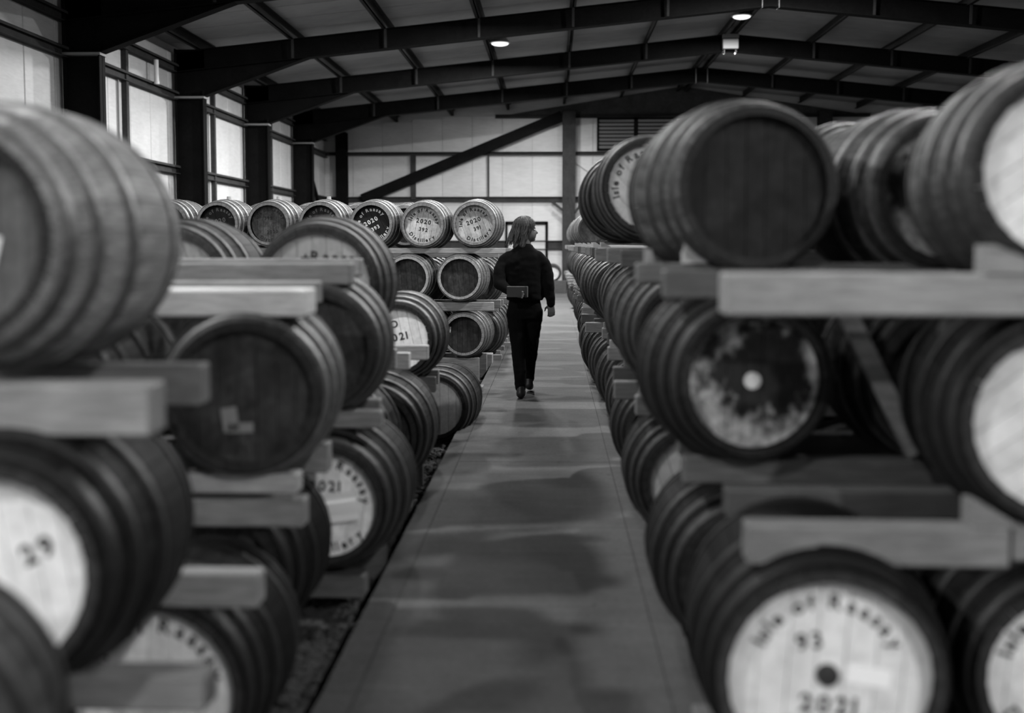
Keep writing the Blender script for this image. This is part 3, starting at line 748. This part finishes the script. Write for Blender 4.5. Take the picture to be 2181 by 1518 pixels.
# third left row
cask(-1.045, 4.935, 1.087, 'brown headed cask right behind the dark headed labelled cask', head='brown', ht=.9, tone=.16, hoop=.22, yaw=7, roll=15, group=GL, text=std_text('2021', '209'), ink=M_INK)
cask(-1.83, 4.97, 1.08, 'hidden cask beside the brown headed one, third left row', head='brown', tone=.1, group=GL, near=False)
cask(-1.002, 4.87, .41, 'white headed cask lettered 2021 with folded paper, low on the left', head='white', ht=1.12, tone=.05, hoop=.17, roll=-8, group=GL,
     text=[('arc', 'Isle of Raasay', .056, .160, 80, 'top'), ('line', '2021', .066, -.01, .075, 6), ('line', '210', .055, -.02, -.055, 0), ('arc', 'Distillery', .056, .178, 285, 'bottom')], paper=[(.07, -.015, .16, .12, -8, .07)])
cask(-1.72, 4.92, .41, 'hidden floor cask of the third left row', head='brown', tone=.1, group=GL, near=False)
rail(-2.6, -.905, 5.10, 1.466, .096, 'long grey rail with dark end across the left casks', tone=.22, group=RR, t=.14)
rail(-2.6, -.959, 5.68, 1.479, .09, 'back rail whose end peeps out behind the long grey rail', tone=.32, group=RR)
rail(-2.6, -.769, 5.08, .80, .075, 'front rail under the brown headed cask, left side', tone=.24, group=RR)
rail(-2.6, -.86, 5.62, .78, .085, 'back rail under the brown headed cask, left side', tone=.24, group=RR)
rail(-2.6, -.837, 5.0, .078, .10, 'ground rail under the white cask with folded paper', tone=.16, group=RR, t=.14)
rail(-2.6, -.837, 5.6, .10, .25, 'back ground bearer under the white cask with folded paper', tone=.16, group=RR)
# fourth left row: bigger casks
cask(-1.246, 5.95, 1.332, 'large white headed cask rising behind the long grey rail', rc=.315, rb=.378, yaw=3, L=.98, head='white', ht=.62, tone=.13, hoop=.07, roll=0, group=GL, text=[('line', 'Raasay', .068, .10, .125, -3), ('star', .026, -.055, .12), ('line', '2021', .068, .0, .0, 0)])
cask(-2.05, 5.98, 1.318, 'large mottled headed cask left of the large white headed one', rc=.315, rb=.38, L=.98, head='pale', ht=.75, tone=.15, hoop=.05, group=GL)
for j, x in enumerate((-1.27, -2.04)): cask(x, 6.0, .43, 'large hidden floor cask of the fourth left row, %s one' % ORD[j], rc=.31, rb=.38, L=.95, head='brown', tone=.05, group=GL, near=False)
rail(-2.7, -.93, 6.18, .93, .12, 'front rail under the large white headed cask', tone=.25, group=RR); rail(-2.7, -.93, 6.70, .93, .12, 'back rail under the large white headed cask', tone=.25, group=RR)
rail(-2.7, -.95, 6.2, .10, .24, 'ground bearer of the fourth left row', tone=.16, group=RR); rail(-2.7, -.95, 6.75, .10, .24, 'back ground bearer of the fourth left row', tone=.16, group=RR)
# fifth left row
cask(-1.152, 7.03, .344, 'large dark floor cask with worn staves, left of the path', rc=.305, rb=.385, L=.95, head='brown', ht=.5, tone=.06, hoop=.12, group=GL, yaw=0)
cask(-1.94, 7.03, .344, 'large dark floor cask of the fifth left row, second from path', rc=.305, rb=.38, L=.95, head='brown', tone=.06, group=GL, near=False)
rail(-2.5, -.912, 7.2, .86, .105, 'short rail end before the white cask lettered 910, front one', tone=.5, group=RR); rail(-2.5, -.86, 7.8, .855, .10, 'short rail end before the white cask lettered 910, back one', tone=.38, group=RR)
rail(-2.5, -.9, 7.2, .04, .19, 'ground bearer of the fifth left row', tone=.15, group=RR); rail(-2.5, -.9, 7.8, .04, .19, 'back ground bearer of the fifth left row', tone=.15, group=RR)
# sixth and seventh left rows
cask(-1.165, 8.42, .84, 'white headed cask lettered 910 with slanting figures, left side', rb=.348, ht=1.12, head='white', tone=.08, hoop=.22, roll=12, group=GL, yaw=0, text=[('line', 'LO', .075, -.02, .115, 0), ('line', '2021', .078, .0, .015, 0), ('line', '910', .072, .03, -.085, 0)])
cask(-1.25, 8.5, .16, 'small hidden floor cask under the white cask lettered 910', rc=.21, rb=.26, L=.8, head='brown', tone=.05, group=GL, near=False)
rail(-2.2, -.893, 8.62, .54, .115, 'front rail under the white cask lettered 910', tone=.2, group=RR); rail(-2.2, -.92, 9.12, .54, .115, 'back rail under the white cask lettered 910', tone=.2, group=RR)
cask(-.985, 9.38, .19, 'half shaded white headed floor cask nearest the path, left side', rb=.322, head='white', tone=.03, hoop=.1, roll=0, group=GL, yaw=-4)
tag(ob('timber_block', box_mesh('timber_block', (-.2, -.1, 0), (.06, .1, .2), M_RAIL, .006), None, (-.80, 12.0, GROUND), None, g4(.2)), 'low timber block on the gravel at the path edge', 'timber')

# ------------------------------------------------------------------ the pale block of casks further along on the left
SP = .624
F_Y = 13.7
ftop = [('pale', .92, 20, 'pale headed cask lettered 391 at the path end of the top row', M_INK, std_text('2020', '391')),
        ('pale', 1.05, -10, 'pale headed cask lettered 392 in the top row', M_INK, std_text('2020', '392')),
        ('black', 1, 28, 'black headed cask with bold white lettering 393 in the top row', M_INKW, std_text('2020', '393')),
        ('black', 1, 5, 'black headed cask with faded lettering fourth in the top row', M_INKG, std_text('2020', '394')),
        ('brown', 2.0, 0, 'brown headed cask with dark lettering fifth in the top row', M_INK, [('arc', 'Isle of Raasay', .054, .165, 88, 'top'), ('line', '395', .058, -.02, .07, 0), ('line', '2020', .056, .03, -.095, 4), ('arc', 'Distillery', .054, .178, 275, 'bottom')]),
        ('black', 1, 12, 'black headed cask sixth in the top row, dim lettering', M_INKD, std_text('2020', '396')),
        ('black', 1, 0, 'dark cask half behind the huge foreground cask, top row', None, None),
        ('black', 1, 0, 'dark cask hidden behind the huge foreground cask, top row', None, None)]
for i, (hd, ht, rl, lab, ink, tx) in enumerate(ftop):
    cask(-.952 - SP * i, F_Y + random.uniform(-.03, .03), 1.797 + (-.01 if i == 1 else 0), lab, rc=.262, rb=.310, L=.88, end=.25, head=hd, ht=ht, tone=(.75 - .03 * i if i else .5), hoop=.8, yaw=-3.5, roll=rl, group=GF, text=tx, ink=ink, bung=(0.001 if i in (4, 5, 3) else False) if i in (3, 4, 5) else False)
for i in range(8):
    near = i < 3
    cask(-1.128 - .632 * i, F_Y - .02, 1.145, ['brown headed cask with bright rim, middle row of the pale block, by the path', 'brown headed cask with bright rim, middle row of the pale block, second'][i] if i < 2 else 'cask of the middle row in the pale block, %s from the path' % ORD[i],
         rc=.266, rb=.310, L=.88, end=.35, head='brown', ht=.85, tone=.75, hoop=.8, yaw=-3, group=GF, near=near, roll=5, text=[('arc', 'Distillery', .054, .172, 270, 'bottom')] if near else None)
    cask(-1.085 - .632 * i, F_Y + .05, .45, 'brown headed cask with small paper tag, bottom row of the pale block' if i == 0 else 'cask of the bottom row in the pale block, %s from the path' % ORD[i],
         rc=.2581, rb=.305, L=.88, end=.2, head='brown', ht=.6, tone=.45, hoop=.6, yaw=-4, group=GF, near=near, roll=0, text=[('arc', 'Distillery', .054, .172, 280, 'bottom')] if i == 0 else None, paper=[(-.20, .06, .06, .07, 8, .0)] if i == 0 else None)
for k, (zt, h) in enumerate(((1.503, .065), (.845, .105), (.165, .315))):
    for pos, dy in (('front', .13), ('back', .72)):
        rail(-6.2, [-.58, -.72, -.90][k] - (.0 if pos == 'front' else -.06), F_Y + dy, zt, h, '%s rail of the pale block under its %s row' % (pos, ['top', 'middle', 'bottom'][k]), tone=[.42, .3, .2][k], group=RR)
tag(ob('bearer_block', box_mesh('bearer_block', (-.11, -.12, 0), (.11, .12, .27), M_RAIL, .006), None, (-.9, 14.45 + .4, GROUND), None, g4(.3)), 'pale bearer block at the foot of the pale cask block', 'timber')
for i in range(6):
    cask(-1.98 - .66 * i, 15.2, 1.80, 'top cask showing over the front top row of the pale block, %s' % ORD[i], rc=.262, rb=.322, L=.9, end=.3, head='dark', tone=.75, hoop=.7, group=GF, near=False)
for r, y in enumerate((15.15, 16.5, 17.85, 19.2, 20.6, 21.9)):
    for i in range(7 if r == 0 else 2):
        cask(-1.03 - .69 * i - r * .02, y, 1.05, 'oak cask, middle tier, row %s behind the pale block, %s from the path' % (ORD[r], ORD[i]), head='brown', tone=.22, hoop=.3, group=GF, near=(r == 0 and i == 0), yaw=-3)
        cask(-1.00 - .69 * i, y, .37, 'oak cask, bottom tier, row %s behind the pale block, %s from the path' % (ORD[r], ORD[i]), head='pale' if (r == 0 and i == 0) else 'brown', ht=.5, tone=.14, hoop=.2, group=GF, near=(r == 0 and i == 0), yaw=-3, roll=-30,
             text=[('arc', 'Isle of Raasay', .054, .165, 90, 'top')] if (r == 0 and i == 0) else None)
    for k, (zt, h) in enumerate(((1.49, .12), (.745, .10), (.06, .21))):
        if k == 0 and r > 1: continue
        for pos, dy in (('front', .15), ('back', .75)):
            rail(-6.0 if r == 0 else -2.3, -.62 - random.uniform(0, .12), y + dy, zt, h, '%s %s rail, row %s behind the pale block' % (pos, ['top', 'middle', 'ground'][k], ORD[r]), tone=.32, group=RR)
# things at the far end of the path
cask(-.02, 37.0, .62, 'pale cask lying on timbers at the far end of the path', rc=.25, rb=.30, head='pale', tone=.3, hoop=.3, near=False)
for j, (a, b) in enumerate(((37.2, .2), (37.7, .2))): rail(-.6, .42, a, .33, .35, 'dark timber bearer at the far end of the path, %s' % ('front' if j == 0 else 'back'), tone=.07, t=.2)
rail(-.72, .42, 36.2, .40, .40, 'low dark timber baulk across the far end of the path', tone=.06, t=.25)
# ------------------------------------------------------------------ the walking person, seen from behind with the head turned right
def blob(bm, a, b, r1, r2, seg=14):
    a = Vector(a); b = Vector(b); d = b - a; L = d.length
    z = d.normalized() if L > 1e-6 else Vector((0, 0, 1)); x = z.orthogonal().normalized(); y = z.cross(x)
    rings = []
    for i in range(1, 5): t = -PI / 2 + PI / 2 * i / 4; rings.append((a + z * (r1 * math.sin(t)), r1 * math.cos(t)))
    for i in range(0, 4): t = PI / 2 * i / 4; rings.append((b + z * (r2 * math.sin(t)), r2 * math.cos(t)))
    vs = [[bm.verts.new(c + (x * math.cos(2 * PI * k / seg) + y * math.sin(2 * PI * k / seg)) * r) for k in range(seg)] for c, r in rings]
    p0 = bm.verts.new(a - z * r1); p1 = bm.verts.new(b + z * r2)
    for q, s in zip(vs, vs[1:]):
        for k in range(seg): bm.faces.new((q[k], q[(k + 1) % seg], s[(k + 1) % seg], s[k]))
    for k in range(seg): bm.faces.new((p0, vs[0][(k + 1) % seg], vs[0][k])); bm.faces.new((p1, vs[-1][k], vs[-1][(k + 1) % seg]))
def chain(bm, pts):
    for p, q in zip(pts, pts[1:]): blob(bm, p[0], q[0], p[1], q[1])
def ell(bm, c, r, M=None):
    q = bmesh.ops.create_uvsphere(bm, u_segments=18, v_segments=12, radius=1.0)
    for v in q['verts']:
        v.co = Vector((v.co.x * r[0], v.co.y * r[1], v.co.z * r[2]))
        if M is not None: v.co = M @ v.co
        v.co += Vector(c)
def loft(bm, secs, seg=20):
    vs = [[bm.verts.new((cx + hw * math.copysign(abs(math.cos(2 * PI * k / seg)) ** .8, math.cos(2 * PI * k / seg)), cy + hd * math.sin(2 * PI * k / seg), z)) for k in range(seg)] for z, cx, cy, hw, hd in secs]
    for q, s in zip(vs, vs[1:]):
        for k in range(seg): bm.faces.new((q[k], q[(k + 1) % seg], s[(k + 1) % seg], s[k]))
    bm.faces.new(vs[0][::-1]); bm.faces.new(vs[-1])
def remeshed(name, bm, voxel, mat, parent, smooth=6, wrinkle=0, wscale=9):
    bmesh.ops.recalc_face_normals(bm, faces=bm.faces)
    me = mesh_bm(name + '_raw', bm)
    o = bpy.data.objects.new(name, me); COL.objects.link(o)
    m = o.modifiers.new('r', 'REMESH'); m.mode = 'VOXEL'; m.voxel_size = voxel
    s = o.modifiers.new('s', 'SMOOTH'); s.iterations = smooth; s.factor = .5
    dg = bpy.context.evaluated_depsgraph_get(); dg.update()
    nm = bpy.data.meshes.new_from_object(o.evaluated_get(dg))
    o.modifiers.clear(); o.data = nm; nm.name = name; nm.materials.clear(); nm.materials.append(mat)
    if wrinkle:
        for v in nm.vertices:
            c = v.co; k = noise.noise(Vector((c.x * wscale, c.y * wscale, c.z * wscale * 1.9))) + .5 * noise.noise(Vector((c.x * 21 + 5, c.y * 21, c.z * 30)))
            v.co = c + v.normal * (wrinkle * k)
    for p in nm.polygons: p.use_smooth = True
    o.parent = parent
    return o
pr = empty('person', (-.304, 11.38, 0))
tag(pr, 'person in dark jumper and trousers walking away, long wavy hair, head turned right', 'person')
bm = bmesh.new()
# head turned towards +x, neck, trunk, arms, legs
hc = Vector((.042, 0, 1.700))
ell(bm, hc + Vector((-.012, 0, .012)), (.094, .076, .100))
ell(bm, hc + Vector((.030, 0, -.050)), (.066, .058, .070))                      # face and jaw
blob(bm, hc + Vector((.055, 0, -.105)), hc + Vector((.068, 0, -.103)), .020, .018)   # chin
blob(bm, hc + Vector((.082, 0, -.012)), hc + Vector((.103, 0, -.036)), .010, .011)   # nose
blob(bm, hc + Vector((.075, -.028, .012)), hc + Vector((.075, .028, .012)), .013, .013)  # brow
blob(bm, hc + Vector((.083, -.014, -.066)), hc + Vector((.083, .014, -.066)), .0095, .0095)
blob(bm, hc + Vector((.081, -.012, -.080)), hc + Vector((.081, .012, -.080)), .009, .009)   # lips
for s in (-1, 1): ell(bm, hc + Vector((-.005, s * .077, -.025)), (.016, .008, .030))        # ears
chain(bm, [((.015, .0, 1.44), .066), ((.030, 0, 1.62), .055)])
loft(bm, [(.88, .02, .05, .155, .10), (1.0, .02, .03, .15, .095), (1.15, .015, 0, .14, .09), (1.32, .01, 0, .155, .09), (1.41, .01, 0, .13, .07), (1.48, .012, 0, .07, .055)])
SL, EL, WL = (-.165, 0, 1.42), (-.232, -.09, 1.165), (-.105, -.185, 1.075)
SR, ER, WR = (.190, 0, 1.42), (.258, .0, 1.17), (.284, .035, .955)
chain(bm, [((-.15, 0, 1.37), .040), (EL, .036), (WL, .028)]); chain(bm, [((.17, 0, 1.37), .040), (ER, .036), (WR, .028)])
chain(bm, [((-.07, .05, .9), .085), ((-.055, .06, .50), .055), ((-.02, 0, .10), .038)]); chain(bm, [((.105, .06, .9), .085), ((.085, .22, .52), .055), ((.055, .45, .14), .038)])
blob(bm, (-.02, -.03, .06), (-.01, .15, .045), .035, .03); blob(bm, (.055, .42, .10), (.065, .62, .05), .035, .03)
def hand(bm, w, d, side, curl_dir, L=.085):
    """palm and five curled fingers; d = pointing direction, side = across the palm towards the thumb"""
    w = Vector(w); d = Vector(d).normalized(); s = Vector(side).normalized(); c = Vector(curl_dir).normalized()
    for k in range(4):
        off = s * (.030 - .020 * k)
        base = w + d * L + off
        blob(bm, w + d * .02 + off * .7, base, .014, .011)
        ln = (.036, .041, .038, .030)[k]
        p1 = base + (d * .9 + c * .35).normalized() * ln; p2 = p1 + (d * .55 + c * .85).normalized() * ln * .75; p3 = p2 + (d * .1 + c).normalized() * ln * .5
        chain(bm, [(base, .0095), (p1, .0088), (p2, .008), (p3, .007)])
    t0 = w + d * .025 + s * .03; t1 = t0 + (d * .6 + s * .8).normalized() * .035; t2 = t1 + (d * .9 + s * .3).normalized() * .03
    chain(bm, [(t0, .012), (t1, .010), (t2, .008)])
hand(bm, WR, (.05, .05, -1), (-1, .3, 0), (-.2, 1, .3))
hand(bm, WL, (.9, -.25, -.15), (0, -.1, 1), (.1, -1, -.1), .075)
remeshed('body', bm, .006, M_SKIN, pr, 3)
bm = bmesh.new()
loft(bm, [(.985, .022, .03, .180, .122), (1.00, .022, .03, .188, .130), (1.05, .02, .02, .184, .128), (1.16, .015, .0, .180, .124), (1.30, .008, 0, .190, .128), (1.38, .006, 0, .200, .125), (1.44, .008, 0, .180, .112), (1.49, .012, 0, .125, .095), (1.53, .018, 0, .088, .082), (1.56, .02, 0, .074, .072)])
chain(bm, [((-.135, 0, 1.415), .070), ((-.185, -.01, 1.37), .074), ((-.222, -.05, 1.28), .071), (EL, .064), ((-.16, -.145, 1.11), .054), (WL, .044)])
chain(bm, [((.15, 0, 1.415), .070), ((.205, 0, 1.36), .072), ((.240, 0, 1.28), .068), (ER, .060), ((.272, .02, 1.06), .054), (WR, .046)])
remeshed('jumper', bm, .011, M_CLOTH, pr, 14, .007)
bm = bmesh.new()
loft(bm, [(.80, .02, .06, .155, .11), (.88, .02, .05, .172, .118), (.95, .02, .04, .168, .112), (1.02, .02, .03, .155, .10)])
chain(bm, [((-.062, .05, .86), .108), ((-.055, .055, .68), .088), ((-.045, .06, .50), .076), ((-.03, .03, .30), .066), ((-.02, .0, .11), .056)])
chain(bm, [((.100, .07, .86), .108), ((.095, .14, .68), .086), ((.085, .22, .52), .074), ((.066, .34, .32), .064), ((.055, .44, .15), .056)])
remeshed('trousers', bm, .010, M_TROUSER, pr, 4, .005)
for nm, h, t, up in (('left', (-.018, -.035, .05), (-.005, .20, .035), 0), ('right', (.055, .40, .085), (.065, .63, .04), .0)):
    bm = bmesh.new()
    chain(bm, [(h, .046), (((h[0] + t[0]) / 2, (h[1] + t[1]) / 2, (h[2] + t[2]) / 2), .044), (t, .036)]); blob(bm, (h[0], h[1] + .02, h[2] + .07), h, .042, .045)
    o = remeshed('shoe', bm, .008, M_SHOE, pr, 3)
    for v in o.data.vertices: v.co.z = max(v.co.z, .003)
for s in (-1, 1):
    bm = bmesh.new(); bmesh.ops.create_uvsphere(bm, u_segments=10, v_segments=8, radius=.0115)
    e = ob('eye', mesh_bm('eye', bm, M_EYE, True), pr, hc + Vector((.0745, s * .030, -.006)))
# hair: a soft mass with wavy locks over it
bm = bmesh.new()
ell(bm, hc + Vector((-.022, 0, .026)), (.096, .084, .094))
chain(bm, [(hc + Vector((-.060, 0, .0)), .070), (hc + Vector((-.080, 0, -.075)), .064), (hc + Vector((-.095, -.01, -.165)), .046)])
chain(bm, [(hc + Vector((-.03, -.055, .01)), .038), (hc + Vector((-.020, -.068, -.08)), .036), (hc + Vector((-.04, -.070, -.16)), .028)])
chain(bm, [(hc + Vector((-.03, .055, .01)), .038), (hc + Vector((-.025, .070, -.08)), .030), (hc + Vector((-.045, .075, -.14)), .018)])
hair = remeshed('hair', bm, .008, M_HAIR, pr, 5, .010, 16)
bm = bmesh.new(); rnd = random.Random(3)
for i in range(460):
    a = rnd.uniform(PI * .18, PI * 1.82)           # around the crown, open towards the face (+x)
    if rnd.random() < .25: a = rnd.choice((-1, 1)) * rnd.uniform(.55, 1.0)
    side = abs(math.atan2(math.sin(a), math.cos(a)))
    r0 = rnd.uniform(.95, 1.10); ln = rnd.uniform(.25, .37) if side > 1.1 else rnd.uniform(.15, .25)
    ph = rnd.uniform(0, 6.3); am = rnd.uniform(.004, .014); fr = rnd.uniform(7, 12); pts = []; n = 13
    flare = rnd.uniform(-.2, .45)
    for k in range(n + 1):
        u = k / n; s_ = u * ln; th_ = min(s_ / .105, PI / 2)
        hang = max(0, s_ - .105 * PI / 2)
        R_ = math.sin(th_) * r0; z = .102 * math.cos(th_) - hang
        rx = .106 * R_ + flare * hang * .5; ry = .094 * R_ + flare * hang * .35
        x = math.cos(a) * rx - .024 - (.25 * hang if math.cos(a) < .3 else .45 * hang); y_ = math.sin(a) * ry
        wv = am * min(1, u * 1.6)
        q = hc + Vector((x + wv * math.sin(ph + u * fr), y_ + wv * math.cos(ph * 1.7 + u * fr * .9), z + .030 + .5 * wv * math.sin(ph * 2 + u * fr)))
        pts.append((q, .0046 * (1 - .6 * u)))
    rings = []
    for k, (p, r) in enumerate(pts):
        t = (Vector(pts[min(k + 1, n)][0]) - Vector(pts[max(k - 1, 0)][0])).normalized(); x_ = t.orthogonal().normalized(); y2 = t.cross(x_)
        rings.append([bm.verts.new(Vector(p) + (x_ * math.cos(q * PI / 2) + y2 * math.sin(q * PI / 2)) * r) for q in range(4)])
    for q, s in zip(rings, rings[1:]):
        for k in range(4): bm.faces.new((q[k], q[(k + 1) % 4], s[(k + 1) % 4], s[k]))
stuff(ob('locks', mesh_bm('locks', bm, M_HAIR), hair))
nb = empty('notebook', (-.304 - .045, 11.38 - .225, 1.03))
nb.rotation_euler = (0, 0, math.radians(-4))
ob('cover', box_mesh('cover', (-.105, -.012, 0), (.10, .012, .105), M_BOOK, .003), nb)
ob('pages', box_mesh('pages', (-.101, -.009, .004), (.103, .009, .108), M_GREYBOX), nb)
ob('strap', box_mesh('strap', (.078, -.0145, -.002), (.088, .0145, .107), M_INK), nb)
tag(nb, 'dark notebook held behind the back of the walking person', 'notebook')
